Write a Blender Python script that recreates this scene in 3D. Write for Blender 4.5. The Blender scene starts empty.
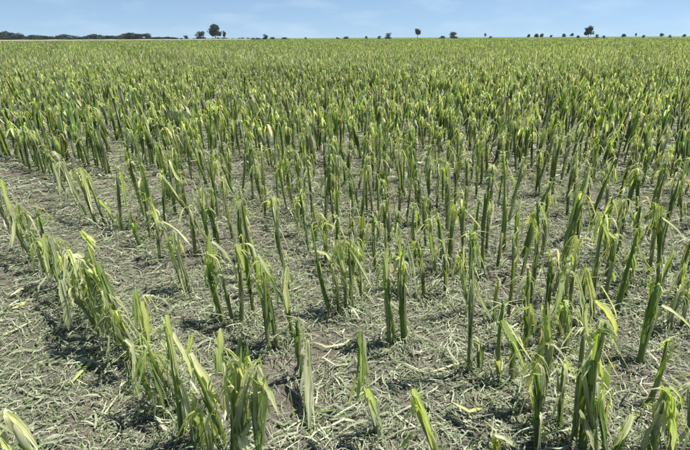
import bpy, math, random
import numpy as np
from mathutils import Vector, Matrix

# ------------------------------------------------------------------ camera
W0, H0 = 690.0, 450.0            # the photograph's pixel grid
F0 = 450.0                       # focal length in those pixels
CAM_H = 1.65
PITCH = math.radians(22.6)
ROLL = math.radians(0.27)

scene = bpy.context.scene
COL = scene.collection
cam_data = bpy.data.cameras.new('camera')
cam = bpy.data.objects.new('camera', cam_data)
COL.objects.link(cam)
cam_data.sensor_width = 36.0
cam_data.lens = F0 / W0 * 36.0
cam_data.clip_start = 0.05
cam_data.clip_end = 9000.0
CAM_R = Matrix.Rotation(math.pi / 2 - PITCH, 3, 'X') @ Matrix.Rotation(-ROLL, 3, 'Z')
cam.location = (0, 0, CAM_H)
cam.rotation_euler = CAM_R.to_euler()
scene.camera = cam

# ------------------------------------------------------------------ light
SUN_EL, SUN_AZ = math.radians(67), math.radians(80)      # azimuth from +Y towards +X
world = bpy.data.worlds.new('World')
scene.world = world
world.use_nodes = True
nt = world.node_tree
nt.nodes.clear()
N, L = nt.nodes.new, nt.links.new
sky = N('ShaderNodeTexSky')
sky.sky_type = 'NISHITA'
sky.sun_disc = False
sky.sun_elevation = SUN_EL
sky.sun_rotation = SUN_AZ
sky.altitude = 300.0
sky.air_density = 1.0
sky.dust_density = 0.0
sky.ozone_density = 3.0
bg = N('ShaderNodeBackground'); bg.inputs['Strength'].default_value = 0.076
out = N('ShaderNodeOutputWorld')
# thin high cloud, the same all round the sky
tc = N('ShaderNodeTexCoord')
mp = N('ShaderNodeMapping'); mp.inputs['Scale'].default_value = (3.0, 3.0, 12.0)
nz = N('ShaderNodeTexNoise'); nz.inputs['Scale'].default_value = 2.3
nz.inputs['Detail'].default_value = 7.0; nz.inputs['Roughness'].default_value = 0.55
rp = N('ShaderNodeMapRange'); rp.inputs['From Min'].default_value = 0.50; rp.inputs['From Max'].default_value = 0.80
rp.inputs['To Min'].default_value = 0.0; rp.inputs['To Max'].default_value = 0.20
mx = N('ShaderNodeMix'); mx.data_type = 'RGBA'
lift = N('ShaderNodeVectorMath'); lift.operation = 'MULTIPLY_ADD'      # clear dry air: the deep blue reaches down to the horizon
lift.inputs[1].default_value = (1, 1, .8); lift.inputs[2].default_value = (0, 0, .11)
nrm = N('ShaderNodeVectorMath'); nrm.operation = 'NORMALIZE'
L(tc.outputs['Generated'], lift.inputs[0]); L(lift.outputs['Vector'], nrm.inputs[0]); L(nrm.outputs['Vector'], sky.inputs['Vector'])
L(tc.outputs['Generated'], mp.inputs['Vector']); L(mp.outputs['Vector'], nz.inputs['Vector'])
L(nz.outputs['Fac'], rp.inputs['Value']); L(rp.outputs['Result'], mx.inputs['Factor'])
L(sky.outputs['Color'], mx.inputs['A']); mx.inputs['B'].default_value = (9.0, 9.6, 10.0, 1)
L(mx.outputs['Result'], bg.inputs['Color']); L(bg.outputs['Background'], out.inputs['Surface'])

sun_d = bpy.data.lights.new('sun', 'SUN')
sun_d.energy = 5.0; sun_d.angle = math.radians(0.53); sun_d.color = (1.0, 0.955, 0.88)
sun = bpy.data.objects.new('sun', sun_d); COL.objects.link(sun)
sdir = Vector((math.sin(SUN_AZ) * math.cos(SUN_EL), math.cos(SUN_AZ) * math.cos(SUN_EL), math.sin(SUN_EL)))
sun.rotation_euler = sdir.to_track_quat('Z', 'Y').to_euler()
sun.location = sdir * 60

scene.view_settings.view_transform = 'Standard'
scene.view_settings.look = 'None'
scene.view_settings.gamma = 1.0
scene.view_settings.exposure = 0.8
scene.view_settings.use_curve_mapping = False

# ------------------------------------------------------------------ helpers
rnd = random.Random(11)
nrg = np.random.default_rng(5)

def ray(px, py):
    """world direction through a pixel of the photograph"""
    return (CAM_R @ Vector((px - W0 / 2, H0 / 2 - py, -F0))).normalized()

def on_ground(px, py, z=0.0):
    d = ray(px, py); t = (z - CAM_H) / d.z
    return Vector((d.x * t, d.y * t, z))

def on_plane(px, py, Y):
    """where the pixel's ray meets the upright plane at forward distance Y"""
    d = ray(px, py); t = Y / d.y
    return Vector((d.x * t, Y, CAM_H + d.z * t))

def to_pixel(x, y, z=0.0):
    v = CAM_R.transposed() @ Vector((x, y, z - CAM_H))
    if v.z > -0.05: return None
    return (W0 / 2 + F0 * v.x / -v.z, H0 / 2 - F0 * v.y / -v.z)

def ground_z(x, y):
    """gentle clods and row ridges, fading out with distance"""
    x = np.asarray(x, float); y = np.asarray(y, float)
    r = np.hypot(x, y)
    z = (0.010 * np.sin(2.9 * x + 1.7 * y + 0.6) * np.sin(2.3 * y - 1.1 * x + 1.3)
         + 0.007 * np.sin(7.1 * x - 3.3 * y + 0.2) * np.sin(6.1 * y + 2.7 * x)
         + 0.004 * np.sin(17.0 * x + 5.1 * y) * np.sin(15.0 * y - 6.3 * x + 0.7)
         + 0.0025 * np.sin(37.0 * x - 11.0 * y + 1.0) * np.sin(33.0 * y + 13.0 * x))
    return z * np.clip((40 - r) / 20, 0, 1)

class Geo:
    """collects vertices, faces and one colour per vertex"""
    def __init__(s): s.v = []; s.f = []; s.c = []
    def add(s, v, f, c):
        o = len(s.v); s.v += v; s.c += c
        s.f += [tuple(i + o for i in q) for q in f]

def mesh_from(name, v, f, c, mat, smooth=True):
    me = bpy.data.meshes.new(name)
    me.from_pydata([tuple(p) for p in v], [], f)
    a = me.color_attributes.new('Col', 'FLOAT_COLOR', 'POINT')
    buf = np.array([tuple(q) if len(q) == 4 else tuple(q) + (.5,) for q in c], np.float32)
    a.data.foreach_set('color', buf.ravel())
    if smooth: me.polygons.foreach_set('use_smooth', [True] * len(me.polygons))
    me.materials.append(mat)
    return me

def mesh_from_arrays(name, v, quads, c, mat, smooth=True):
    me = bpy.data.meshes.new(name)
    n, m = len(v), len(quads)
    me.vertices.add(n); me.vertices.foreach_set('co', np.asarray(v, np.float32).ravel())
    me.loops.add(m * 4); me.loops.foreach_set('vertex_index', np.asarray(quads, np.int32).ravel())
    me.polygons.add(m)
    me.polygons.foreach_set('loop_start', np.arange(0, m * 4, 4, dtype=np.int32))
    me.polygons.foreach_set('loop_total', np.full(m, 4, np.int32))
    a = me.color_attributes.new('Col', 'FLOAT_COLOR', 'POINT')
    buf = np.ones((n, 4), np.float32); buf[:, :3] = c
    a.data.foreach_set('color', buf.ravel())
    me.update(calc_edges=True); me.validate()
    if smooth: me.polygons.foreach_set('use_smooth', np.ones(len(me.polygons), bool))
    me.materials.append(mat)
    return me

def link(name, data, parent=None, **props):
    o = bpy.data.objects.new(name, data); COL.objects.link(o)
    if parent is not None: o.parent = parent
    for k, val in props.items(): o[k] = val
    return o

# ------------------------------------------------------------------ materials
def leaf_material(name, trans=0.35, rough=0.5, stripe=220.0, var=0.35, spec=0.35, veins=False):
    m = bpy.data.materials.new(name); m.use_nodes = True
    t = m.node_tree; t.nodes.clear(); N, L = t.nodes.new, t.links.new
    o = N('ShaderNodeOutputMaterial'); at = N('ShaderNodeAttribute'); at.attribute_name = 'Col'
    geo = N('ShaderNodeNewGeometry')
    mp = N('ShaderNodeMapping'); mp.inputs['Scale'].default_value = (1, 1, 0.12)
    n1 = N('ShaderNodeTexNoise'); n1.inputs['Scale'].default_value = stripe; n1.inputs['Detail'].default_value = 3
    n2 = N('ShaderNodeTexNoise'); n2.inputs['Scale'].default_value = 26.0; n2.inputs['Detail'].default_value = 4
    L(geo.outputs['Position'], mp.inputs['Vector']); L(mp.outputs['Vector'], n1.inputs['Vector'])
    L(geo.outputs['Position'], n2.inputs['Vector'])
    if veins:
        sp = N('ShaderNodeSeparateXYZ'); cb = N('ShaderNodeCombineXYZ'); mu = N('ShaderNodeMath'); mu.operation = 'MULTIPLY'; mu.inputs[1].default_value = 7.0
        mz = N('ShaderNodeMath'); mz.operation = 'MULTIPLY'; mz.inputs[1].default_value = 5.0
        L(geo.outputs['Position'], sp.inputs[0]); L(at.outputs['Alpha'], mu.inputs[0]); L(sp.outputs['Z'], mz.inputs[0])
        L(mu.outputs[0], cb.inputs['X']); L(mz.outputs[0], cb.inputs['Y']); L(cb.outputs[0], n1.inputs['Vector']); n1.inputs['Scale'].default_value = 1.0
    r1 = N('ShaderNodeMapRange'); r1.inputs['From Min'].default_value = .3; r1.inputs['From Max'].default_value = .7
    r1.inputs['To Min'].default_value = 1 - var; r1.inputs['To Max'].default_value = 1 + var
    L(n1.outputs['Fac'], r1.inputs['Value'])
    r2 = N('ShaderNodeMapRange'); r2.inputs['From Min'].default_value = .58; r2.inputs['From Max'].default_value = .72
    r2.inputs['To Min'].default_value = 0; r2.inputs['To Max'].default_value = .3
    L(n2.outputs['Fac'], r2.inputs['Value'])
    mul = N('ShaderNodeVectorMath'); mul.operation = 'SCALE'
    L(at.outputs['Color'], mul.inputs[0]); L(r1.outputs['Result'], mul.inputs['Scale'])
    bl = N('ShaderNodeMix'); bl.data_type = 'RGBA'           # bruised, dried blotches
    bl.inputs['B'].default_value = (.21, .19, .11, 1)
    L(r2.outputs['Result'], bl.inputs['Factor']); L(mul.outputs['Vector'], bl.inputs['A'])
    p = N('ShaderNodeBsdfPrincipled'); p.inputs['Roughness'].default_value = rough
    p.inputs['Specular IOR Level'].default_value = spec
    L(bl.outputs['Result'], p.inputs['Base Color'])
    bp = N('ShaderNodeBump'); bp.inputs['Strength'].default_value = .25; bp.inputs['Distance'].default_value = .003
    L(n1.outputs['Fac'], bp.inputs['Height']); L(bp.outputs['Normal'], p.inputs['Normal'])
    if trans > 0:
        tr = N('ShaderNodeBsdfTranslucent'); g = N('ShaderNodeVectorMath'); g.operation = 'MULTIPLY'
        g.inputs[1].default_value = (1.35, 1.38, .75)
        L(bl.outputs['Result'], g.inputs[0]); L(g.outputs['Vector'], tr.inputs['Color'])
        ms = N('ShaderNodeMixShader'); ms.inputs['Fac'].default_value = trans
        L(p.outputs['BSDF'], ms.inputs[1]); L(tr.outputs['BSDF'], ms.inputs[2]); L(ms.outputs['Shader'], o.inputs['Surface'])
    else:
        L(p.outputs['BSDF'], o.inputs['Surface'])
    return m

M_LEAF = leaf_material('corn_leaf', .48, .38, var=.42, spec=.5, veins=True)
M_STALK = leaf_material('corn_stalk', 0.0, .5, 160, .4, veins=True)
M_LITTER = leaf_material('leaf_litter', .15, .55, 150, .35, .3)
M_TREE = leaf_material('tree_leaf', .15, .7, 2, .3, .1)
M_BARK = leaf_material('bark', 0, .9, 6, .3, .1)

def soil_material():
    m = bpy.data.materials.new('soil'); m.use_nodes = True
    t = m.node_tree; t.nodes.clear(); N, L = t.nodes.new, t.links.new
    o = N('ShaderNodeOutputMaterial'); p = N('ShaderNodeBsdfPrincipled'); geo = N('ShaderNodeNewGeometry')
    p.inputs['Roughness'].default_value = 1.0; p.inputs['Specular IOR Level'].default_value = 0.0
    a = N('ShaderNodeTexNoise'); a.inputs['Scale'].default_value = 1.3; a.inputs['Detail'].default_value = 6
    b = N('ShaderNodeTexNoise'); b.inputs['Scale'].default_value = 70; b.inputs['Detail'].default_value = 8
    for n in (a, b): L(geo.outputs['Position'], n.inputs['Vector'])
    r = N('ShaderNodeValToRGB'); e = r.color_ramp.elements
    e[0].position = .3; e[0].color = (.075, .067, .054, 1); e[1].position = .72; e[1].color = (.19, .165, .14, 1)
    mixf = N('ShaderNodeMath'); mixf.operation = 'MULTIPLY_ADD'; mixf.inputs[1].default_value = .55
    sc = N('ShaderNodeMath'); sc.operation = 'MULTIPLY'; sc.inputs[1].default_value = .45
    L(a.outputs['Fac'], sc.inputs[0]); L(b.outputs['Fac'], mixf.inputs[0]); L(sc.outputs[0], mixf.inputs[2])
    L(mixf.outputs[0], r.inputs['Fac'])
    # farther out crop leaves close over the soil, their self-shading painted into the green
    ln = N('ShaderNodeVectorMath'); ln.operation = 'LENGTH'; L(geo.outputs['Position'], ln.inputs[0])
    rr = N('ShaderNodeMapRange'); rr.inputs['From Min'].default_value = 12; rr.inputs['From Max'].default_value = 90
    L(ln.outputs['Value'], rr.inputs['Value'])
    mx = N('ShaderNodeMix'); mx.data_type = 'RGBA'; mx.inputs['B'].default_value = (.115, .145, .04, 1)
    L(rr.outputs['Result'], mx.inputs['Factor']); L(r.outputs['Color'], mx.inputs['A'])
    L(mx.outputs['Result'], p.inputs['Base Color'])
    bp = N('ShaderNodeBump'); bp.inputs['Strength'].default_value = .8; bp.inputs['Distance'].default_value = .012
    L(b.outputs['Fac'], bp.inputs['Height']); L(bp.outputs['Normal'], p.inputs['Normal'])
    L(p.outputs['BSDF'], o.inputs['Surface'])
    return m
M_SOIL = soil_material()

# ------------------------------------------------------------------ ground: one sheet to the horizon
def build_ground():
    radii = [0.0] + list(np.geomspace(0.35, 14, 110)) + list(np.geomspace(14.6, 7000, 60))
    front = np.radians(np.linspace(-62, 62, 230)); back = np.radians(np.linspace(62, 298, 40)[1:-1])
    ang = np.concatenate([front, back]); na = len(ang)
    v = [(0, 0, float(ground_z(0, 0)))]
    R, A = np.meshgrid(radii[1:], ang, indexing='ij')
    X, Y = R * np.sin(A), R * np.cos(A)
    Z = ground_z(X, Y)
    P = np.stack([X, Y, Z], -1).reshape(-1, 3)
    v = [(0.0, 0.0, float(ground_z(0, 0)))] + [tuple(p) for p in P]
    f = []
    for j in range(na):
        k = (j + 1) % na
        f.append((0, 1 + k, 1 + j))
        for i in range(len(radii) - 2):
            f.append((1 + i * na + j, 1 + i * na + k, 1 + (i + 1) * na + k, 1 + (i + 1) * na + j))
    me = bpy.data.meshes.new('ground'); me.from_pydata(v, [], f); me.update()
    me.polygons.foreach_set('use_smooth', [True] * len(f))
    me.materials.append(M_SOIL)
    if me.polygons[len(f) // 2].normal.z < 0: me.flip_normals()
    return link('ground', me, kind='structure')
build_ground()

# ------------------------------------------------------------------ corn: palettes and shapes
C_STALK = ((.08, .125, .03), (.105, .155, .038), (.14, .185, .052), (.17, .185, .08))
C_BROWN = ((.30, .245, .14), (.40, .33, .20), (.22, .19, .11))
C_GREEN = ((.09, .18, .02), (.13, .23, .03), (.18, .28, .04), (.11, .18, .045))
C_LIME = ((.38, .48, .07), (.48, .54, .11), (.30, .41, .05), (.55, .57, .17))
C_PALE = ((.52, .54, .30), (.61, .605, .38), (.45, .48, .26), (.66, .64, .44))
C_GREY = ((.27, .325, .185), (.33, .375, .23), (.22, .27, .15), (.39, .42, .28))
def pick(r, *pals, wt=None):
    p = r.choices(pals, wt)[0]; c = r.choice(p); k = r.uniform(.82, 1.18)
    return tuple(x * k for x in c)
def mixc(a, b, t): return tuple(x + (y - x) * t for x, y in zip(a, b))

def ribbon(g, pts, widths, side, c0, c1, fold=0.25, twist=0.0, jag=0.0, r=rnd):
    """a leaf strip: three vertices across, creased along the midrib"""
    n = len(pts); v = []; c = []; u0 = r.uniform(0, 20)      # the colour's fourth channel runs across the blade, for its veins
    for i in range(n):
        a, b = pts[max(i - 1, 0)], pts[min(i + 1, n - 1)]
        t = (b - a)
        if t.length < 1e-6: t = Vector((0, 0, 1))
        t.normalize()
        s = side - t * side.dot(t)
        if s.length < 1e-3: s = t.orthogonal()
        s.normalize()
        if twist: s = Matrix.Rotation(twist * i / (n - 1), 3, t) @ s
        nn = t.cross(s)
        w = widths[i]; j1 = 1 + r.uniform(-jag, jag); j2 = 1 + r.uniform(-jag, jag)
        v += [pts[i] - s * w * j1 * .5 + nn * w * fold, pts[i].copy(), pts[i] + s * w * j2 * .5 + nn * w * fold]
        col = mixc(c0, c1, i / (n - 1)); m1, m2 = r.uniform(.78, 1.22), r.uniform(.78, 1.22)
        c += [tuple(x * m1 for x in col) + (u0,), mixc(col, (.5, .52, .34), .3) + (u0 + .5,), tuple(x * m2 for x in col) + (u0 + 1,)]
    f = []
    for i in range(n - 1):
        k = 3 * i
        f += [(k, k + 1, k + 4, k + 3), (k + 1, k + 2, k + 5, k + 4)]
    g.add(v, f, c)

def tube(g, pts, rads, c0, c1, sides=7, cap=True):
    n = len(pts); v = []; c = []
    for i in range(n):
        t = (pts[min(i + 1, n - 1)] - pts[max(i - 1, 0)]).normalized()
        s = t.cross(Vector((.3, 1, .1))).normalized(); u = t.cross(s)
        for k in range(sides):
            a = 2 * math.pi * k / sides
            v.append(pts[i] + (s * math.cos(a) + u * math.sin(a)) * rads[i]); c.append(mixc(c0, c1, i / (n - 1)) + (3 * abs(k / sides - .5),))
    f = []
    for i in range(n - 1):
        for k in range(sides):
            m = (k + 1) % sides
            f.append((i * sides + k, i * sides + m, (i + 1) * sides + m, (i + 1) * sides + k))
    if cap: f.append(tuple((n - 1) * sides + k for k in range(sides)))
    g.add(v, f, c)

def sleeve(g, pts, rads, a0, span, c0, c1, r, torn=.3):
    """a leaf sheath wrapped part-way round the stalk, torn at its upper edge"""
    n = len(pts); K = 5; v = []; c = []
    for i in range(n):
        t = (pts[min(i + 1, n - 1)] - pts[max(i - 1, 0)]).normalized()
        s = t.cross(Vector((.3, 1, .1))).normalized(); u = t.cross(s)
        for k in range(K):
            a = a0 + span * (k / (K - 1) - .5)
            up = t * (r.uniform(-.03, .05) * torn if i == n - 1 else 0)
            v.append(pts[i] + (s * math.cos(a) + u * math.sin(a)) * rads[i] + up); c.append(mixc(c0, c1, i / (n - 1)) + (2 * k / (K - 1) + a0,))
    f = [(i * K + k, i * K + k + 1, (i + 1) * K + k + 1, (i + 1) * K + k) for i in range(n - 1) for k in range(K - 1)]
    g.add(v, f, c)

def droop_path(r, start, az, e0, e1, length, n, kink=.35, wob=.12):
    """leaf midrib: leaves at elevation e0, breaks over at the kink and hangs at e1"""
    p = start.copy(); pts = [p.copy()]; d = length / (n - 1)
    for i in range(1, n):
        s = i / (n - 1)
        k = 1 / (1 + math.exp(-(s - kink) * 14))
        e = e0 + (e1 - e0) * k
        az += r.uniform(-wob, wob)
        p = p + Vector((math.cos(e) * math.cos(az), math.cos(e) * math.sin(az), math.sin(e))) * d
        if p.z < .012: p.z = .012 + r.uniform(0, .012)
        pts.append(p.copy())
    return pts

def shred_leaf(r, start, az, e0, e1, length, width, cA, cB, lod=0, strips=None, kink=.35):
    """one hail-torn leaf: a few parallel strips split along the veins"""
    g = Geo(); n = 7 if lod == 0 else 4
    ns = strips if strips else r.choice((1, 1, 2, 2, 3))
    side = Vector((-math.sin(az), math.cos(az), 0))
    for k in range(ns):
        w = width / ns * r.uniform(.75, 1.2)
        off = side * (k - (ns - 1) / 2) * width / ns * .8
        pts = droop_path(r, start + off * .25, az + r.uniform(-.18, .18) * ns, e0 + r.uniform(-.15, .15),
                         e1 + r.uniform(-.12, .12), length * r.uniform(.6, 1.05), n, kink + r.uniform(-.1, .1))
        prof = [(.55 + .45 * min(1, i / (n - 1) * 3)) * (1 if i < n - 2 else (.75 if i == n - 2 else r.uniform(.05, .45))) for i in range(n)]
        ribbon(g, pts, [w * q for q in prof], side, cA, cB, r.uniform(.05, .4), r.uniform(-1.1, 1.1), .22, r)
    return g

def corn(r, top, style, lod=0, thick=1.0):
    """parts of one battered plant; base at the origin, stalk ending at `top` -> [(part name, Geo, material)]"""
    H = top.length; parts = []
    nseg = 7 if lod == 0 else 4
    bow = Vector((r.uniform(-1, 1), r.uniform(-1, 1), 0)) * .03 * H
    line = lambda t: top * t + bow * math.sin(math.pi * t)
    stalk_end = {'spear': .62, 'bundle': .8, 'mop': 1.0, 'bare': 1.0, 'stub': 1.0, 'tall': .7}[style]
    R0 = {'spear': .0105, 'bundle': .0095, 'mop': .010, 'bare': .009, 'stub': .015, 'tall': .012}[style] * thick * r.uniform(.85, 1.15)
    # --- stalk
    g = Geo(); pts = []; rad = []
    for i in range(nseg):
        t = i / (nseg - 1) * stalk_end
        pts.append(line(t) - (Vector((0, 0, .03)) if i == 0 else Vector()))
        rad.append(R0 * (1.15 - .55 * t) * (1.0 + (.16 if i % 2 == 1 else 0)))
    lower = pick(r, C_STALK)
    upper = pick(r, C_STALK, C_GREEN, C_LIME, wt=(3, 4, 2))
    if style == 'stub': upper = pick(r, C_LIME, C_PALE)
    tube(g, pts, rad, lower, upper, 7 if lod == 0 else 4)
    parts.append(('stalk', g, M_STALK))
    # --- sheaths wrapped round it
    nsh = {0: r.choice((1, 2, 2)), 1: 1}[lod] if style != 'bare' else (1 if lod == 0 else 0)
    for q in range(nsh):
        t0 = r.uniform(.02, .4) + .2 * q; t1 = min(t0 + r.uniform(.25, .5), stalk_end + .12)
        g = Geo(); m = 5 if lod == 0 else 3
        pp = [line(t0 + (t1 - t0) * i / (m - 1)) for i in range(m)]
        rr = [R0 * (1.22 + .12 * q + (.9 * r.uniform(.2, 1.0) if i == m - 1 else .15 * i / m)) * (1.1 - .3 * t0) for i in range(m)]
        sleeve(g, pp, rr, r.uniform(0, 6.28), r.uniform(2.2, 4.6), pick(r, C_STALK, C_GREEN, C_GREY), pick(r, C_LIME, C_PALE, C_GREEN, wt=(2, 2, 2)), r)
        parts.append(('sheath', g, M_LEAF))
    # --- sheath strips peeled along the stalk
    g = Geo()
    for q in range((r.choice((5, 6, 7)) if style != 'bare' else 2) if lod == 0 else 2):
        n = 5 if lod == 0 else 3
        t0 = r.uniform(.0, .45); t1 = min(t0 + r.uniform(.18, .5), stalk_end + .05); az = r.uniform(0, 6.28); flare = r.uniform(0, .045) * (1 if r.random() < .6 else -.1)
        if r.random() < .4: t0, t1 = t1, max(t0 - .05, .03)          # peeled downwards
        ov = Vector((math.cos(az), math.sin(az), 0)); sd = Vector((-math.sin(az), math.cos(az), 0))
        pp = [line(t0 + (t1 - t0) * i / (n - 1)) + ov * (R0 * 1.35 + flare * (i / (n - 1)) ** 2) + sd * r.uniform(-.006, .006) for i in range(n)]
        w = r.uniform(.005, .013) * thick
        ribbon(g, pp, [w * (1 - .6 * i / (n - 1)) for i in range(n)], sd, pick(r, C_STALK, C_GREEN, C_GREY, wt=(1, 2, 3)), pick(r, C_PALE, C_GREY, C_GREEN, wt=(3, 3, 1)), .2, r.uniform(-.5, .5), .25, r)
    parts.append(('sheath', g, M_LEAF))
    # --- upright folded blades, split along the veins
    nb = {'spear': 1, 'bundle': r.choice((1, 2, 2)), 'mop': r.choice((0, 0, 1)), 'bare': 0, 'stub': 0, 'tall': r.choice((2, 3))}[style]
    for q in range(nb):
        g = Geo(); n = 8 if lod == 0 else 3
        t0 = r.uniform(.25, .5) if style != 'bundle' else r.uniform(.1, .5)
        t1 = (1.0 if q == 0 else r.uniform(.7, 1.0))
        az = r.uniform(0, 6.28)
        wd = r.uniform(.013, .024) * (1.35 if style == 'tall' else 1) * thick
        ca = pick(r, C_GREEN, C_STALK, C_GREY, wt=(3, 1, 1)); cb = pick(r, C_LIME, C_GREEN, C_PALE, C_GREY, wt=(4, 1, 3, 2))
        for k in range(r.choice((1, 2, 2, 3)) if lod == 0 else 1):
            az2 = az + r.uniform(-.5, .5); outv = Vector((math.cos(az2), math.sin(az2), 0)); t2 = t1 * r.uniform(.72, 1.0) if k else t1
            t2 = max(t2, t0 + .12)
            dev = r.uniform(.005, .03) + (.05 * r.random() if q + k else 0)
            wob = [r.uniform(-.006, .006) for _ in range(n)]
            sd = Vector((-math.sin(az2), math.cos(az2), 0))
            pp = [line(t0 + (t2 - t0) * i / (n - 1)) + outv * (R0 + dev * (i / (n - 1)) ** 1.5) + sd * wob[i] for i in range(n)]
            if lod == 0 and r.random() < .55:        # the tip is broken over
                pp[-1] = pp[-2] + outv * r.uniform(.01, .04) - Vector((0, 0, r.uniform(.0, .06)))
            w = wd * (1 if k == 0 else r.uniform(.3, .6))
            prof = [.6, .95, 1, 1, .95, .85, .6, .2] if n == 8 else [.8, 1, .3]
            ribbon(g, pp, [w * p for p in prof], sd, ca, cb, r.uniform(.2, .6), r.uniform(-.9, .9), .25, r)
        parts.append(('leaf', g, M_LEAF))
    # --- torn leaves: broken over and hanging away from the stalk
    nh = {'spear': r.choice((4, 5)), 'bundle': r.choice((6, 7, 8)), 'mop': r.choice((8, 9, 10)), 'bare': r.choice((1, 2, 2)), 'stub': r.choice((1, 2)), 'tall': r.choice((4, 5))}[style]
    az = r.uniform(0, 6.28)
    if lod: nh = min(nh, 6)
    for q in range(nh):
        t0 = r.uniform(.8, 1.0) if (style == 'mop' and q < 6) or q < 4 else r.uniform(.25, .95)
        t0 = min(t0, stalk_end + (.2 if nb else .02), 1.0)
        az += 2.4 + r.uniform(-.6, .6)
        top_q = t0 > .7
        ln = (r.uniform(.10, .24) if top_q else r.uniform(.12, .32)) * (.7 if style in ('bare', 'stub') else 1)
        wd = r.choice((r.uniform(.007, .013), r.uniform(.012, .026))) * thick
        pal = pick(r, C_LIME, C_PALE, C_GREEN, C_GREY, C_BROWN, wt=(9, 9, 2, 2, 1)) if top_q else pick(r, C_LIME, C_PALE, C_GREEN, C_GREY, C_BROWN, wt=(2, 6, 5, 9, 3))
        e0 = r.uniform(-.3, 1.2); e1 = r.uniform(-1.57, -.95)
        g = shred_leaf(r, line(t0), az, e0, e1, ln, wd, mixc(pal, (.16, .23, .05), r.uniform(0, .4)), pal, lod,
                       strips=1 if lod else r.choice((1, 2, 2, 3, 4)), kink=r.uniform(.08, .42))
        parts.append(('leaf', g, M_LEAF))
    # --- frayed fibres at the broken top
    if lod == 0 or r.random() < .5:
        g = Geo()
        for q in range(r.choice((3, 4, 5)) if lod == 0 else 1):
            az = r.uniform(0, 6.28); e = r.uniform(.3, 1.5)
            pts = droop_path(r, line(stalk_end * .97), az, e, e - r.uniform(.2, 2.2), r.uniform(.03, .10), 4, .5)
            ribbon(g, pts, [.006, .007, .005, .002], Vector((-math.sin(az), math.cos(az), 0)), pick(r, C_LIME, C_PALE), pick(r, C_PALE), .2, 0, .1, r)
        parts.append(('torn_tip', g, M_LEAF))
    return parts

GROUP = 'hail-battered corn plants'
plant_spots = []          # ground positions already taken
def place_plant(loc, top, style, label, r, thick=1.0, extra=()):
    root = link('corn_plant', None, label=label, category='corn plant', group=GROUP)
    root.location = loc; root.empty_display_size = .1
    for name, g, mat in list(corn(r, top, style, 0, thick)) + list(extra):
        link(name, mesh_from(name, g.v, g.f, g.c, mat), root)
    plant_spots.append((loc.x, loc.y))
    return root

PAL = {'green': C_GREEN, 'lime': C_LIME, 'pale': C_PALE, 'grey': C_GREY, 'stalk': C_STALK}
def hero_leaf(r, loc, path, wpx, pa, pb, fold=.3, toward=.02, shape='blade'):
    """a leaf that the photograph shows clearly: its course in the upright plane through its plant"""
    Y = loc.y - toward; pts = []
    z0 = on_plane(path[0][0], path[0][1], Y).z; slope = r.uniform(.2, .5)      # the leaf faces a little upwards
    for (x, y) in path:
        p = on_plane(x, y, Y); p = on_plane(x, y, Y + slope * max(-.5, min(.3, p.z - z0)))
        if p.z < .012: p = on_ground(x, y, .014)
        pts.append(p)
    # resample
    fine = []; m = 4
    for i in range(len(pts) - 1):
        for k in range(m): fine.append(pts[i].lerp(pts[i + 1], k / m))
    fine.append(pts[-1])
    for _ in range(2):
        fine = [fine[0]] + [(fine[i - 1] + fine[i] * 2 + fine[i + 1]) / 4 for i in range(1, len(fine) - 1)] + [fine[-1]]
    n = len(fine); depth = (fine[0] - Vector((0, 0, CAM_H))).length
    w = wpx * depth / F0 * (1 if depth < 3 else .62); ph = r.uniform(0, 6)
    ws = []
    for i in range(n):
        s = i / (n - 1); fine[i].y += .012 * math.sin(3 * s + ph)
        q = {'blade': min(1, .45 + 2.2 * s) * (1 - max(0, s - .6) / .4 * .85), 'strap': (.6 if i == 0 else 1) * (1 - .85 * max(0, s - .75) / .25),
             'torn': (.55 + .45 * min(1, 5 * s)) * (1 - .8 * max(0, s - .7) / .3)}[shape]
        ws.append(w * q)
    g = Geo()
    ca, cb = pick(r, PAL[pa]), pick(r, PAL[pb])
    run = fine[-1] - fine[0]
    sd = Vector((1, r.uniform(.2, 1.1), r.uniform(-.2, .2)))
    if run.x > .3 * abs(run.z) and run.z < 0:            # arched over to the right: its upper face turns up
        sd = Vector((.6, .8, .1)); ws = [q * 1.05 for q in ws]
    ns = 1 if wpx < 4.4 or shape != 'blade' or (pa in ('green', 'stalk') and wpx >= 8) else 2
    for k in range(ns):                                  # split lengthwise into strips that part towards the end
        m = n if k == 0 else max(4, int(n * r.uniform(.6, 1.0)))
        of = (k - (ns - 1) / 2) * w / ns; part = r.uniform(.6, 1.6); wob = [r.gauss(0, .05) for _ in range(m)]
        sub = [fine[i] - loc + sd.normalized() * of * (.55 + part * (i / (n - 1))) + Vector((wob[i] * w, 0, 0)) for i in range(m)]
        ribbon(g, sub, [ws[i] / ns * r.uniform(.8, 1.05) for i in range(m)], sd, pick(r, PAL[pa]), pick(r, PAL[pb]), fold + r.uniform(0, .25), r.uniform(-.7, .7), .3, r)
    for k in range(4 if wpx > 4.5 else 2):              # strips torn loose along its edges
        a = r.randrange(0, max(1, n - 5)); b = r.randrange(min(a + 4, n), n + 1); sg = r.choice((-1, 1)); m = b - a
        sub = [fine[a + i] - loc + Vector((sg * w * (.25 + .7 * (i / m) ** 2 * r.uniform(.6, 1.3)), -.006, -.006 * i / m)) for i in range(m)]
        if m > 2: ribbon(g, sub, [w * .22 * (1 - .6 * i / m) for i in range(m)], sd, ca, pick(r, C_PALE, PAL[pb]), .2, r.uniform(-1, 1), .25, r)
    return ('leaf', g, M_LEAF)

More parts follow.
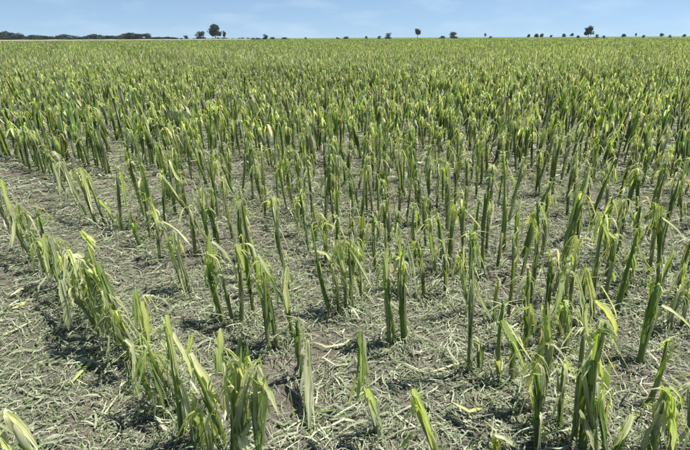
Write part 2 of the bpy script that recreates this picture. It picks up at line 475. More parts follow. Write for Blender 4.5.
# ------------------------------------------------------------------ foreground plants, one line for each one the photograph shows
# base pixel, tip pixel, style, label, thickness, clearly visible leaves [(path, width px, colour at start, colour at end, shape)]
LF = 'in the left leaning row'
def leaning_row():
    """the small plants that close the gaps of the leaning row"""
    rr = random.Random(3); out = []
    words = ('topmost', 'second', 'third', 'fourth', 'fifth', 'sixth', 'seventh', 'eighth', 'ninth', 'tenth', 'eleventh', 'lowest')
    for i, wd in enumerate(words):
        t = (i + .5) / len(words); bx = 30 + 165 * t + rr.uniform(-3, 3); by = 256 + 165 * t + rr.uniform(-3, 3)
        out.append((bx, by, bx - rr.uniform(20, 34), by - rr.uniform(48, 70), 'mop' if i % 3 else 'bundle', f'small ragged corn plant, {wd} of twelve {LF}', .9, []))
    return out
PLANTS = [
 # the row that leans left, from the left frame edge towards the viewer
 (24,252,3,192,'bundle','left-leaning corn plant at the left frame edge, first ' + LF,1.0,[([(1,180),(8,200),(14,225)],5,'lime','pale','strap')]),
 (38,262,14,200,'bundle','corn plant with pale folded blades, second ' + LF,1.0,[([(10,205),(14,222),(12,248)],4,'pale','pale','strap')]),
 (47,275,25,212,'mop','torn corn stalk with drooping pale strips, third ' + LF,1.0,[]),
 (62,290,43,232,'spear','corn plant with one bright upright blade, fourth ' + LF,1.0,[([(43,234),(47,256),(52,282)],5,'lime','pale','strap'),([(34,250),(33,275)],3,'pale','pale','strap')]),
 (76,302,50,232,'bundle','thin corn plant with grey-green blades, fifth ' + LF,1.0,[([(50,236),(58,260),(66,296)],6,'grey','green','blade')]),
 (88,312,62,252,'bundle','sheaf-like corn plant with overlapping blades, sixth ' + LF,1.0,[([(56,262),(64,290),(68,318)],6,'green','grey','blade')]),
 (98,326,68,247,'bundle','corn plant with pale strips down its front, seventh ' + LF,1.0,[([(68,250),(78,272),(86,300)],7,'lime','grey','blade'),([(70,285),(72,310),(66,325)],3,'pale','pale','strap')]),
 (114,342,78,252,'tall','corn plant with a broad pale yellow leaf, eighth ' + LF,1.0,[([(77,253),(88,262),(97,276)],10,'pale','lime','torn'),([(86,270),(96,300),(104,332)],8,'green','grey','blade')]),
 (121,347,84,232,'tall','corn plant with a lime-tipped dark leaf, ninth ' + LF,1.0,[([(81,230),(90,243),(97,252)],6,'lime','lime','blade')]),
 (128,353,97,268,'bundle','corn plant with green upright blades, tenth ' + LF,1.0,[([(98,262),(110,300),(120,340)],7,'green','stalk','blade')]),
 (104,338,62,275,'bundle','low grey-green corn plant on the outer side of the leaning left row',1.0,[([(60,280),(68,305),(70,330)],6,'grey','pale','strap')]),
 (136,364,103,285,'bundle','last upright-bladed corn plant at the near end of the leaning left row',1.0,[]),
 (156,412,133,350,'bare','thin corn stalk with a bent pale strip below the leaning left row',1.0,[([(124,341),(133,349),(134,372),(141,398)],4,'pale','pale','strap'),([(134,370),(135,402)],2.5,'pale','pale','strap')]),
 (146,352,139,286,'spear','short corn plant with bright lime folded blade left of the front clump',1.15,[([(136,288),(137,315),(139,344)],6,'lime','green','blade'),([(143,300),(146,325),(147,348)],5,'lime','lime','strap')]),
 (164,418,148,345,'bundle','dark green corn plant between the leaning left row and the front clump',1.0,[([(150,360),(158,385),(170,420)],6,'green','stalk','blade')]),
 # the near clump at the bottom
 (182,440,169,318,'bare','corn stalk with long straw-coloured strips hanging from its bright top',1.0,[([(168,313),(173,345),(174,378)],5,'lime','pale','strap'),([(172,330),(182,352),(191,380)],4,'pale','lime','strap'),([(166,325),(158,332),(168,355)],3,'pale','pale','strap')]),
 (224,440,190,352,'stub','thick broken pale stem with a cut top, leaning in the front clump',.9,[([(191,352),(206,376),(222,412)],6.5,'pale','lime','torn'),([(189,350),(192,335)],4,'lime','lime','strap')]),
 (200,448,181,388,'bundle','low shredded corn plant at the bottom left of the front clump',1.0,[([(180,386),(188,405),(193,424)],5,'pale','pale','strap'),([(196,445),(200,400)],9,'green','green','blade')]),
 (232,462,221,332,'tall','corn plant with a narrow lime-tipped blade in the front clump',1.0,[([(221,370),(220,330)],8,'green','lime','strap'),([(223,362),(226,385),(228,420)],5,'pale','lime','strap')]),
 (244,468,236,336,'tall','corn plant with the broadest dark green leaf of the front clump',1.1,[([(240,440),(238,390),(238,338)],13,'stalk','green','blade'),([(246,430),(247,380),(246,348)],10,'green','lime','blade')]),
 (262,470,254,345,'tall','corn plant with a pale leaf bent over to the right, front clump',1.1,[([(250,374),(258,377),(268,396),(277,418)],8,'lime','pale','torn'),([(260,445),(261,410),(257,372)],11,'green','green','blade')]),
 (250,470,242,428,'stub','short bright stub with a frayed cream top under the front clump',1.0,[([(238,432),(244,442),(250,462)],8,'pale','pale','torn'),([(250,422),(240,436)],6,'pale','pale','torn')]),
 (212,462,203,400,'bundle','grey-green corn plant low in the middle of the front clump',1.0,[]),
 # bottom left corner
 (42,468,4,410,'stub','thick broken stem leaning left in the bottom left corner',1.15,[([(6,412),(22,430),(38,452)],4.5,'lime','pale','torn')]),
 (-6,470,-14,420,'bundle','torn corn plant cut by the bottom left corner of the frame',1.0,[([(-4,425),(3,440),(6,455)],5,'pale','lime','strap')]),
 # centre left
 (223,323,208,236,'spear','dark corn stalk with a bright lime blade, left of the bare centre ground',1.2,[([(216,285),(212,262),(208,234)],8,'green','lime','blade'),([(212,241),(222,249),(234,268)],4.5,'grey','pale','torn')]),
 (234,326,223,268,'bare','short dark corn stalk crossing beside the lime-bladed one',1.3,[]),
 (241,326,238,245,'bare','thick dark corn stalk with a lime strip down its right side',1.5,[([(237,243),(240,256),(243,272)],5,'lime','lime','strap')]),
 (254,318,243,226,'spear','slender corn plant just behind the thick dark stalk',1.0,[]),
 (278,348,258,252,'tall','corn plant with broad glossy green blades and frayed yellow top, centre left',1.0,[([(272,330),(263,285),(257,256)],8,'green','lime','blade'),([(264,268),(273,285),(278,308)],8,'green','green','blade'),([(258,254),(268,272),(276,278)],3,'pale','lime','strap')]),
 (269,354,262,275,'bare','dark corn stalk in front of the glossy broad-bladed plant',1.2,[]),
 (294,342,286,258,'spear','corn plant with a white split strip on its front, centre left',1.0,[([(287,268),(285,285),(288,312)],5,'pale','lime','strap')]),
 (301,380,297,318,'bare','dark corn stalk beside the long pale hanging leaf',1.4,[([(307,340),(308,372),(309,428)],8,'pale','grey','strap'),([(303,350),(300,368)],4,'pale','grey','blade')]),
 # centre
 (331,316,311,228,'bare','thin dark corn stalk curving left at the centre',1.1,[]),
 (339,312,328,254,'bundle','corn plant with a hooked pale strip, right of the curved dark stalk',1.0,[([(312,252),(326,254),(337,266)],3.5,'pale','lime','strap')]),
 (346,310,337,240,'bundle','grey-green corn plant in the cluster at the centre',1.0,[([(336,240),(341,262),(345,282)],4,'pale','grey','strap')]),
 (353,314,348,236,'mop','corn plant with thin crossing yellow strips, right of the centre cluster',1.0,[([(347,245),(357,262),(372,288)],2.5,'lime','pale','strap'),([(345,240),(356,252),(362,257)],3,'lime','lime','strap')]),
 (350,296,354,225,'spear','dark corn plant behind the centre cluster',1.0,[]),
 (378,432,366,388,'stub','short broken stem in front of a folded hanging leaf, lower centre',.9,[([(361,332),(361,365),(355,402)],9,'green','lime','torn'),([(363,334),(366,365),(366,392)],4,'grey','lime','strap'),([(366,388),(371,405),(376,428)],8,'lime','grey','torn')]),
 (391,347,388,243,'spear','dark corn stalk with yellow upper half, left of a pair at the centre',1.2,[([(388,278),(388,246)],6,'pale','lime','strap')]),
 (405,343,403,240,'spear','thick dark corn stalk with lime tip, right of a pair at the centre',1.45,[([(404,285),(402,258),(402,238)],7,'green','lime','blade'),([(408,246),(412,268),(414,300)],5,'grey','grey','blade')]),
 (396,346,383,275,'bare','thin corn stalk leaning left at the foot of the dark pair',1.0,[]),
 (441,468,413,390,'stub','lime and straw stub at the bottom edge, centre',1.0,[([(412,390),(420,410),(432,448)],8,'lime','lime','torn'),([(412,392),(412,418)],3,'pale','pale','strap'),([(410,436),(398,446)],5,'lime','lime','blade')]),
 (437,278,432,222,'mop','corn plant with yellow-green drooping strips, right of centre',1.0,[([(430,232),(432,248),(434,262)],5,'lime','lime','strap')]),
 (449,272,457,192,'spear','thick dark corn stalk leaning right of centre',1.3,[]),
 (456,278,468,238,'bare','thin corn stalk leaning right behind the tall mop-topped one',1.0,[]),
 (441,262,436,208,'bundle','bushy corn plant behind the dark right-leaning stalk',1.0,[]),
 (468,373,468,226,'mop','tall dark corn stalk topped by a mop of yellow strips',.82,[([(475,233),(476,250),(480,268)],6,'lime','lime','blade'),([(464,238),(462,255),(460,272)],3.5,'pale','lime','strap'),([(473,280),(479,298),(492,322)],4,'lime','pale','strap')]),
 (500,386,502,300,'bare','straight bare dark corn stalk on open ground, right of centre',1.2,[]),
 (511,384,519,338,'bare','short dark stalk leaning right beside the straight bare one',1.5,[]),
 (480,368,478,340,'bare','stunted stalk with bent-over top near the straight bare one',.9,[([(476,342),(481,350),(482,372)],4,'green','stalk','strap')]),
 (494,322,497,276,'bare','thin short stalk between the mop-topped plant and the right cluster',1.0,[]),
 (508,318,516,238,'bare','slender dark corn stalk left of the right cluster',1.1,[]),
 (515,276,521,196,'spear','dark green corn plant standing at the edge of the bare brown patch',1.1,[]),
 (497,268,502,150,'bare','tall thin stalk rising above the gap right of centre',1.0,[]),
 (530,300,535,200,'mop','corn plant with a thick fringe of lime strips beside the bare brown patch',1.1,[([(530,212),(534,225),(536,245)],6,'lime','lime','strap'),([(540,205),(546,220),(548,238)],4,'lime','pale','strap')]),
 # right foreground
 (540,408,548,296,'tall','corn plant with a long pale blade falling to the left, right foreground',1.0,[([(501,322),(514,347),(525,378)],7,'lime','green','strap'),([(525,375),(531,402),(548,448)],6,'pale','lime','strap'),([(506,322),(520,345),(532,362)],3,'pale','pale','strap'),([(538,400),(542,355),(548,318)],9,'stalk','lime','blade')]),
 (537,450,541,358,'bundle','dark green corn plant below the long pale falling blade',1.1,[([(529,392),(537,365),(540,352)],5,'lime','lime','blade')]),
 (552,298,586,164,'spear','tall slanting corn stalk, dark below and lime above, right of the brown patch',1.0,[([(565,240),(575,200),(584,168)],6,'green','lime','blade')]),
 (558,338,566,252,'bundle','corn plant with a star of pale strips at its top, right of centre',1.0,[([(562,262),(560,285),(553,312)],5,'pale','lime','strap'),([(566,258),(570,265)],6,'pale','pale','torn'),([(530,310),(527,330),(522,350)],5,'lime','lime','strap')]),
 (571,318,577,228,'bundle','dark corn plant in the dense right cluster',1.1,[([(575,235),(573,262),(568,300)],4,'lime','green','strap')]),
 (584,335,586,262,'bundle','grey-green corn plant at the foot of the dense right cluster',1.0,[([(586,268),(592,290),(594,320)],7,'lime','pale','blade'),([(578,270),(580,300),(584,330)],5,'grey','grey','blade')]),
 (592,322,601,212,'mop','corn plant with a bright yellow drooping head in the right cluster',1.1,[([(600,214),(604,226),(610,240)],6,'lime','lime','blade'),([(597,216),(594,230),(593,245)],4,'lime','lime','strap'),([(600,285),(612,305),(618,320)],3,'pale','pale','strap')]),
 (604,300,612,232,'mop','second yellow-headed corn plant, just right of the brightest one',1.0,[([(606,232),(613,238),(620,240)],5,'lime','pale','torn')]),
 (617,313,638,226,'bare','bare dark corn stalk leaning right, with a lime top and hanging green leaf',1.4,[([(637,244),(643,260),(652,274)],6,'grey','lime','strap'),([(637,228),(637,246)],6,'lime','lime','strap')]),
 (640,362,674,252,'tall','thick green corn stem leaning right at the right edge',1.2,[([(645,345),(660,300),(673,254)],10,'green','green','blade'),([(662,307),(676,314),(690,328)],4,'pale','grey','strap')]),
 (658,288,668,200,'bundle','corn plant behind the thick right-leaning stem',1.0,[([(662,218),(675,228),(684,240)],4,'pale','grey','strap')]),
 (676,300,686,236,'mop','corn plant with hanging yellow strips at the right frame edge',1.0,[([(684,255),(683,275),(680,290)],5,'lime','lime','strap')]),
 (681,330,695,262,'bundle','corn plant half cut by the right frame edge',1.0,[]),
 (582,455,606,340,'tall','biggest lime-green corn stem with a brown broken top, right foreground',1.1,[([(588,440),(602,400),(613,362)],12,'green','lime','torn'),([(596,430),(592,380),(593,330)],8,'lime','green','strap')]),
 (575,442,583,322,'bare','dark corn stalk left of the biggest lime-green stem',1.4,[]),
 (598,470,594,300,'tall','corn plant with an arched green leaf above the biggest stem',1.0,[([(592,334),(602,328),(612,335),(620,348)],7,'green','green','blade'),([(597,318),(610,328),(620,340)],6,'pale','grey','strap'),([(596,302),(608,318),(614,334)],7,'lime','lime','torn'),([(590,345),(588,320),(592,302)],5,'pale','lime','strap')]),
 (606,460,603,392,'bundle','grey-green twisted leaf cluster at the foot of the biggest stem',1.0,[([(580,412),(586,428),(594,450)],6,'grey','pale','blade'),([(600,398),(604,425),(608,452)],6,'green','green','blade')]),
 (612,462,630,414,'stub','pale torn stub right of the biggest stem, near the bottom edge',.7,[([(630,414),(618,432),(610,448)],7,'pale','lime','torn')]),
 (648,405,672,345,'bare','dark stalk leaning right above the lower right corner',1.3,[([(668,352),(660,362),(654,385)],4,'lime','lime','strap')]),
 (652,462,666,388,'mop','corn plant with a yellow fringe, lower right corner',1.3,[([(662,388),(670,396),(674,420)],5,'lime','lime','strap'),([(668,386),(676,392),(682,408)],3,'pale','lime','strap')]),
 (668,458,672,395,'bundle','yellow-green corn plant beside the fringed one in the lower right corner',1.0,[([(671,398),(672,425),(670,448)],6,'lime','lime','strap')]),
 (690,450,699,372,'bundle','corn plant cut by the frame at the lower right corner',1.0,[]),
 (492,468,494,430,'stub','tiny broken stub with curled pale loops at the bottom edge',.7,[([(495,436),(506,438),(518,449)],4,'pale','pale','strap')]),
 (560,430,566,352,'bundle','grey-green corn plant between the long pale blade and the biggest stem',1.0,[]),
 # second row on the left
 (60,192,38,140,'bundle','corn plant at the far end of the second left row',1.0,[]),
 (70,200,46,150,'bundle','corn plant with dense blades, second from the far end of the second left row',1.0,[]),
 (79,207,54,152,'bundle','corn plant with silvery strips, third from the far end of the second left row',1.0,[([(50,158),(58,180),(60,195)],4,'grey','pale','strap')]),
 (88,218,61,158,'bundle','corn plant with grey sheaths, fourth from the far end of the second left row',1.0,[([(62,162),(72,190),(84,210)],5,'pale','grey','blade')]),
 (96,225,70,158,'bundle','leaning corn plant, fifth from the far end of the second left row',1.0,[]),
 (105,225,81,165,'bundle','corn plant with a long white-edged strip, near end of the second left row',1.0,[([(80,167),(85,186),(92,214)],4,'lime','pale','strap')]),
 (115,226,101,198,'spear','small corn plant with a lime blade past the end of the second left row',.9,[([(100,200),(106,208),(113,220)],4,'lime','lime','strap')]),
 (122,232,118,166,'mop','upright corn plant with lime strips, left of the shaded pair',1.0,[([(120,172),(124,190),(127,208)],4,'lime','lime','strap')]),
 (141,246,126,208,'spear','dark corn plant with a curled green top in the left middle ground',1.2,[]),
 (176,216,168,150,'mop','corn plant with frayed yellow top on dark stalk, left middle ground',1.1,[([(168,160),(175,175),(182,182)],4,'pale','lime','strap')]),
 (187,215,180,172,'mop','corn plant just right of the frayed yellow-topped one',1.1,[]),
 (182,288,163,224,'bare','leaning stalk with a long pale strip left of the bare centre ground',1.0,[([(164,226),(171,255),(186,300)],3.5,'pale','pale','strap'),([(162,222),(178,232),(192,246)],3,'pale','pale','strap')]),
 (189,292,172,230,'bundle','grey-green corn plant beside the long pale strip',1.1,[([(172,234),(180,262),(188,292)],6,'grey','grey','blade')]),
 (160,262,152,205,'spear','lime-topped corn plant in front of the shaded pair, left middle ground',1.0,[([(150,202),(154,214),(160,226)],5,'lime','lime','blade')]),
 (214,240,212,188,'bare','single dark upright stalk in the gap left of centre',1.0,[]),
 (233,238,223,176,'mop','corn plant with lime strips above the bare centre ground',1.0,[]),
 (265,222,262,178,'spear','corn plant at the back of the bare centre ground',1.0,[]),
 (277,228,274,194,'spear','corn plant with a bright white strip at the back of the bare centre ground',1.0,[([(274,196),(275,212),(277,228)],4,'pale','pale','strap')]),
 (300,236,296,196,'mop','low yellow-green corn plant right of the white-stripped one',1.0,[]),
 (316,242,314,205,'mop','corn plant with a curled pale hoop of leaf, back of the bare centre ground',1.0,[([(314,220),(320,212),(326,220),(327,228)],3,'pale','lime','strap')]),
 # smaller plants filling the middle ground
 (424,297,418,238,'bundle','bushy corn plant right of the dark pair at the centre',1.0,[]),
 (445,294,441,240,'mop','low frayed corn plant left of the tall mop-topped stalk',1.0,[]),
 (526,348,530,270,'mop','corn plant with a yellow star of strips below the bare brown patch',1.0,[([(528,305),(518,308),(510,318)],4,'lime','pale','strap'),([(529,303),(533,318),(535,338)],4,'lime','lime','strap')]),
 (546,322,553,242,'bundle','grey-green corn plant left of the slanting lime-topped stalk',1.0,[]),
 (565,352,562,298,'mop','short pale-fringed corn plant at the foot of the right cluster',1.0,[]),
 (626,300,634,250,'bundle','corn plant behind the bare right-leaning stalk',1.0,[]),
 (668,334,680,284,'bundle','grey-green corn plant right of the thick green stem',1.0,[]),
 (648,276,657,206,'mop','corn plant with drooping yellow top left of the right edge',1.0,[]),
 (632,262,640,190,'bundle','corn plant behind the gap at the right edge',1.0,[]),
 (604,262,612,196,'mop','pale-headed corn plant behind the yellow-headed pair',1.0,[([(612,200),(617,212),(619,226)],5,'lime','grey','strap')]),
 (618,252,625,188,'bundle','corn plant with grey sheath right of the pale-headed one',1.0,[]),
 (576,262,580,205,'mop','corn plant with curled yellow strips beside the slanting stalk',1.0,[]),
 (362,300,358,246,'bundle','low corn plant right of the crossing yellow strips',1.0,[]),
 (376,272,373,214,'mop','corn plant with pale crown above the dark pair',1.0,[]),
 (399,264,397,198,'spear','corn plant with dark lower stalk behind the dark pair',1.0,[]),
 (416,260,413,202,'mop','bright-topped corn plant behind the bushy one at the centre',1.0,[]),
 (386,252,384,192,'bundle','slim corn plant behind the pale-crowned one',1.0,[]),
 (340,272,337,216,'mop','yellow-fringed corn plant behind the centre cluster',1.0,[]),
 (326,262,323,214,'bundle','grey-green corn plant left of the yellow-fringed one',1.0,[]),
 (362,262,361,206,'spear','pointed corn plant right of the yellow-fringed one',1.0,[]),
 (426,250,424,190,'bundle','corn plant with crowded blades right of the bright-topped one',1.0,[]),
 (474,262,480,200,'mop','corn plant with a crossed pale leaf behind the mop-topped stalk',1.0,[([(472,206),(466,214),(460,222)],3,'pale','pale','strap'),([(461,206),(472,218),(482,230)],4,'grey','pale','strap')]),
 (486,256,490,196,'bundle','corn plant left of the tall thin stalk in the gap',1.0,[]),
 (196,256,189,206,'mop','corn plant with a yellow fringe left of the lone dark stalk',1.0,[]),
 (248,262,243,206,'spear','corn plant above the thick dark stalk at centre left',1.0,[]),
 (150,238,145,190,'bundle','corn plant between the shaded pair and the second left row',1.0,[]),
 (352,262,350,208,'mop','frayed corn plant at the back of the centre cluster',1.0,[]),
 (12,232,-8,180,'bundle','corn plant above the leaning row at the left frame edge',1.0,[]),
]
used = set()
PLANTS += leaning_row()
for k, (bx, by, tx, ty, style, label, thick, leaves) in enumerate(PLANTS):
    assert label not in used, label
    used.add(label)
    r = random.Random(1000 + k)
    b = on_ground(bx, by); b.z = float(ground_z(b.x, b.y))
    t = on_plane(tx, ty, b.y) - b
    t.y += r.uniform(-.05, .05)
    ex = [hero_leaf(r, b, p, w, ca, cb, r.uniform(.15, .4), r.uniform(.015, .05), sh) for (p, w, ca, cb, sh) in leaves]
    place_plant(b, t, style, label, r, 1 + (thick - 1) * .6 if style == 'bare' else thick, ex)

# ------------------------------------------------------------------ the rows of the field
ROW_A = math.radians(50)
RD = np.array((-math.sin(ROW_A), math.cos(ROW_A)))      # along a row
RN = np.array((math.cos(ROW_A), math.sin(ROW_A)))       # across the rows
SP, OFF = 0.54, 0.78
GAPS = [(48, 205, 46, 17), (150, 200, 14, 14), (285, 180, 26, 7), (205, 205, 14, 10), (540, 222, 24, 24), (505, 195, 22, 9),
        (640, 206, 30, 8), (255, 240, 50, 22), (120, 185, 14, 9), (590, 190, 24, 7), (350, 200, 10, 8), (430, 185, 10, 6), (480, 240, 14, 24)]
def row_points(rmin, rmax, step, half_deg, keep=1.0, spacing=SP):
    """plant positions along the rows within a ring ahead of the camera"""
    n0, n1 = int((-rmax - OFF) / spacing) - 1, int((rmax - OFF) / spacing) + 2
    off = OFF + spacing * np.arange(n0, n1)
    s = np.arange(-rmax, rmax, step)
    O, S = np.meshgrid(off, s, indexing='ij')
    O = O + nrg.normal(0, .028, O.shape); S = S + nrg.uniform(-.42, .42, S.shape) * step
    P = (O[..., None] * RN + S[..., None] * RD).reshape(-1, 2)
    d = np.hypot(P[:, 0], P[:, 1]); a = np.degrees(np.abs(np.arctan2(P[:, 0], P[:, 1])))
    ok = (d >= rmin) & (d < rmax) & (a < half_deg) & (nrg.random(len(P)) < keep)
    return P[ok]
def gap_noise(P):
    return (np.sin(1.7 * P[:, 0] + .6 * P[:, 1]) + np.sin(2.6 * P[:, 1] - 1.2 * P[:, 0] + 2) + np.sin(4.1 * P[:, 0] + 3.7 * P[:, 1] + 1))

near = row_points(.9, 24, .125, 54, .95)
near = near[(gap_noise(near) > -2.3) & ((np.hypot(near[:, 0], near[:, 1]) < 5) | (np.abs(np.arctan2(near[:, 0], near[:, 1])) < .76))]
keep_near = []; spots = np.array(plant_spots)
for x, y in near:
    q = to_pixel(x, y)
    inside = q is not None and -25 < q[0] < 715
    if inside:
        limit = 236 if q[0] > 130 else 236 if q[0] > 30 else 170
        if q[1] > limit:
            if q[1] > 335 or q[0] < 150 or nrg.random() > (.55 if q[1] < 290 else .3): continue
        if q[0] <= 140 and q[1] > 186 and q[1] < 240 and q[0] > 20: continue
        if any(((q[0] - cx) / rx) ** 2 + ((q[1] - cy) / ry) ** 2 < 1 for cx, cy, rx, ry in GAPS): continue
        if np.min(np.hypot(spots[:, 0] - x, spots[:, 1] - y)) < .12: continue
        keep_near.append((x, y, q))
    elif y > .9 and q is not None and (q[0] < -26 or q[0] > 716) and q[1] < 560:
        keep_near.append((x, y, None))
keep_near.sort(key=lambda p: math.hypot(p[0], p[1]))
STYLES = ('bundle', 'mop', 'spear', 'bare', 'tall')
WT = (34, 36, 16, 8, 6)
WHAT = {'bundle': 'corn plant with upright folded blades', 'mop': 'corn plant topped with drooping pale strips', 'spear': 'corn plant ending in a single pointed blade',
        'bare': 'corn stalk stripped almost bare', 'tall': 'corn plant with broad upright blades'}
def random_top(r):
    h = r.uniform(.50, .80); le = abs(r.gauss(0, .15)); az = r.uniform(0, 6.28)
    return Vector((h * math.sin(le) * math.cos(az) - .03, h * math.sin(le) * math.sin(az), h * math.cos(le)))
N_SINGLE = 300 - len(PLANTS)
rest = []
for x, y, q in keep_near:
    if q is None or N_SINGLE <= 0: rest.append((x, y)); continue
    N_SINGLE -= 1
    r = random.Random(int(x * 9173) * 31 + int(y * 7919))
    st = r.choices(STYLES, WT)[0]
    zone = ('far left', 'left of centre', 'centre', 'right of centre', 'far right')[min(4, max(0, int(q[0] / 138)))]
    deep = 'foremost' if q[1] > 240 else 'front' if q[1] > 210 else 'centre' if q[1] > 185 else 'rear'
    loc = Vector((x, y, float(ground_z(x, y))))
    tv = random_top(r)
    look = ('short ' if tv.z < .58 else 'tall ' if tv.z > .71 else '') + ('right-leaning ' if tv.x > .05 else 'left-leaning ' if tv.x < -.09 else '')
    o = place_plant(loc, tv, st, f'{look}{WHAT[st]}, {zone}, {deep} middle rows', r, r.uniform(.9, 1.2))
    o['group'] = 'corn plants of the middle rows'

# the rest of the field: far more plants than can be picked apart
def template(seed, lod, h=None):
    r = random.Random(seed); g = Geo(); st = r.choices(STYLES, WT)[0]
    for _, q, m in corn(r, random_top(r), st, lod, 1.1 if lod == 0 else 1.5): g.add(q.v, q.f, q.c)
    v = np.array([tuple(p) for p in g.v]); c = np.array([q[:3] for q in g.c])
    f = np.array([q if len(q) == 4 else (q[:4]) for q in g.f])
    return v, f, c
def scatter(P, temps, smin, smax, tint=.18):
    V, Fq, C, o = [], [], [], 0
    idx = nrg.integers(0, len(temps), len(P)); ang = nrg.uniform(0, 6.283, len(P)); sc = nrg.uniform(smin, smax, len(P))
    tn = 1 + nrg.uniform(-tint, tint, (len(P), 1)) + nrg.uniform(-.06, .06, (len(P), 3))
    pat = np.sin(.55 * P[:, 0] + .31 * P[:, 1] + 1) + np.sin(.23 * P[:, 1] - .41 * P[:, 0]) + np.sin(1.3 * P[:, 0] - .9 * P[:, 1] + 2)
    tn = tn * (1 + .07 * pat[:, None]); sc = sc * (1 + .045 * np.sin(.7 * P[:, 0] + 2) * np.sin(.5 * P[:, 1]) + .03 * pat)
    gz = ground_z(P[:, 0], P[:, 1])
    for k in range(len(temps)):
        ii = np.where(idx == k)[0]
        if not len(ii): continue
        v, f, c = temps[k]; n = len(v)
        ca, sa = np.cos(ang[ii])[:, None], np.sin(ang[ii])[:, None]; s = sc[ii][:, None]
        x = (v[:, 0] * ca - v[:, 1] * sa) * s + P[ii, 0][:, None]
        y = (v[:, 0] * sa + v[:, 1] * ca) * s + P[ii, 1][:, None]
        z = v[:, 2] * s + gz[ii][:, None]
        V.append(np.stack([x, y, z], -1).reshape(-1, 3))
        Fq.append((f[None] + (np.arange(len(ii)) * n)[:, None, None]).reshape(-1, 4) + o)
        C.append((c[None] * tn[ii][:, None, :]).reshape(-1, 3))
        o += n * len(ii)
    return np.concatenate(V), np.concatenate(Fq), np.concatenate(C)
def tuft(seed, n, w, spread):
    """far plants: a few bent blades each, standing together"""
    r = random.Random(seed); g = Geo()
    for _ in range(n):
        b = Vector((r.uniform(-spread, spread), r.uniform(-spread, spread), 0)); h = r.uniform(.5, .8)
        az = r.uniform(0, 6.28)
        up = b + Vector((r.gauss(0, .08), r.gauss(0, .08), h)); mid = b.lerp(up, .5)
        cb = pick(r, C_GREEN, C_STALK); ct = pick(r, C_LIME, C_GREEN, C_PALE, C_GREY, wt=(4, 1, 3, 2))
        ribbon(g, [b, mid, up], [w * .7, w, w * .7], Vector((math.cos(az), math.sin(az), 0)), cb, ct, .3, 0, .1, r)
        dn = up + Vector((r.uniform(-.1, .1), r.uniform(-.1, .1), -r.uniform(.12, .3)))
        ribbon(g, [up, up.lerp(dn, .4) + Vector((.02, .02, .04)), dn], [w * .6, w * .8, w * .3], Vector((math.cos(az), math.sin(az), 0)), ct, pick(r, C_LIME, C_PALE), .2, 0, .1, r)
    return np.array([tuple(p) for p in g.v]), np.array(g.f), np.array([q[:3] for q in g.c])

T0 = [template(50 + i, 0) for i in range(10)]
T1 = [template(90 + i, 1) for i in range(24)]
T2 = [tuft(200 + i, 1, .05, .05) for i in range(16)]
T3 = [tuft(300 + i, 2, .10, .3) for i in range(12)]
T4 = [tuft(400 + i, 2, .30, .9) for i in range(12)]
rest = np.array(rest)
dr = np.hypot(rest[:, 0], rest[:, 1])
chunks = [scatter(rest[dr < 6.5], T0, .85, 1.15), scatter(rest[dr >= 6.5], T1, .85, 1.15),
          scatter(row_points(24, 60, .28, 43, .9), T2, .85, 1.2), scatter(row_points(60, 150, 1.0, 43, .9, SP * 2), T3, .85, 1.2),
          scatter(row_points(150, 430, 3.2, 43, .9, SP * 6), T4, .9, 1.2)]
V, Q, C, o = [], [], [], 0
for v, f, c in chunks: V.append(v); Q.append(f + o); C.append(c); o += len(v)
link('corn_field', mesh_from_arrays('corn_field', np.concatenate(V), np.concatenate(Q), np.concatenate(C), M_LEAF),
     kind='stuff', label='battered green corn crop filling the field out to the horizon', category='corn crop')

# ------------------------------------------------------------------ shredded leaves on the ground
LIT = np.array([(.31, .345, .235), (.40, .42, .30), (.24, .28, .175), (.47, .475, .36), (.17, .21, .11), (.55, .54, .42), (.14, .20, .07), (.32, .28, .21)])
LITW = np.array([.22, .2, .18, .12, .1, .05, .08, .05])
def litter(rmin, rmax, dens, lmin, lmax, wmin, wmax, seg, half, lift):
    area = math.radians(half) * (rmax ** 2 - rmin ** 2)
    n = int(area * dens)
    rr = np.sqrt(nrg.uniform(rmin ** 2, rmax ** 2, n)); aa = nrg.uniform(-1, 1, n) * math.radians(half)
    x, y = rr * np.sin(aa), rr * np.cos(aa)
    # thin patches where the soil shows
    m = np.sin(3.1 * x + 1.3 * y + .5) + np.sin(2.7 * y - 2.2 * x + 1.9) + .8 * np.sin(6.3 * x - 4.7 * y)
    ok = nrg.random(n) < np.clip(1.2 - .62 * np.clip(m - .5, 0, 2), .22, 1)
    return shreds(x[ok], y[ok], lmin, lmax, wmin, wmax, seg, lift, .14)
def heaps(P, k, lmin, lmax, wmin, wmax, seg):
    """shreds that have dropped and lodged round the foot of each plant"""
    x = np.repeat(P[:, 0], k) + nrg.normal(0, .055, len(P) * k); y = np.repeat(P[:, 1], k) + nrg.normal(0, .055, len(P) * k)
    return shreds(x, y, lmin, lmax, wmin, wmax, seg, .07, .55)
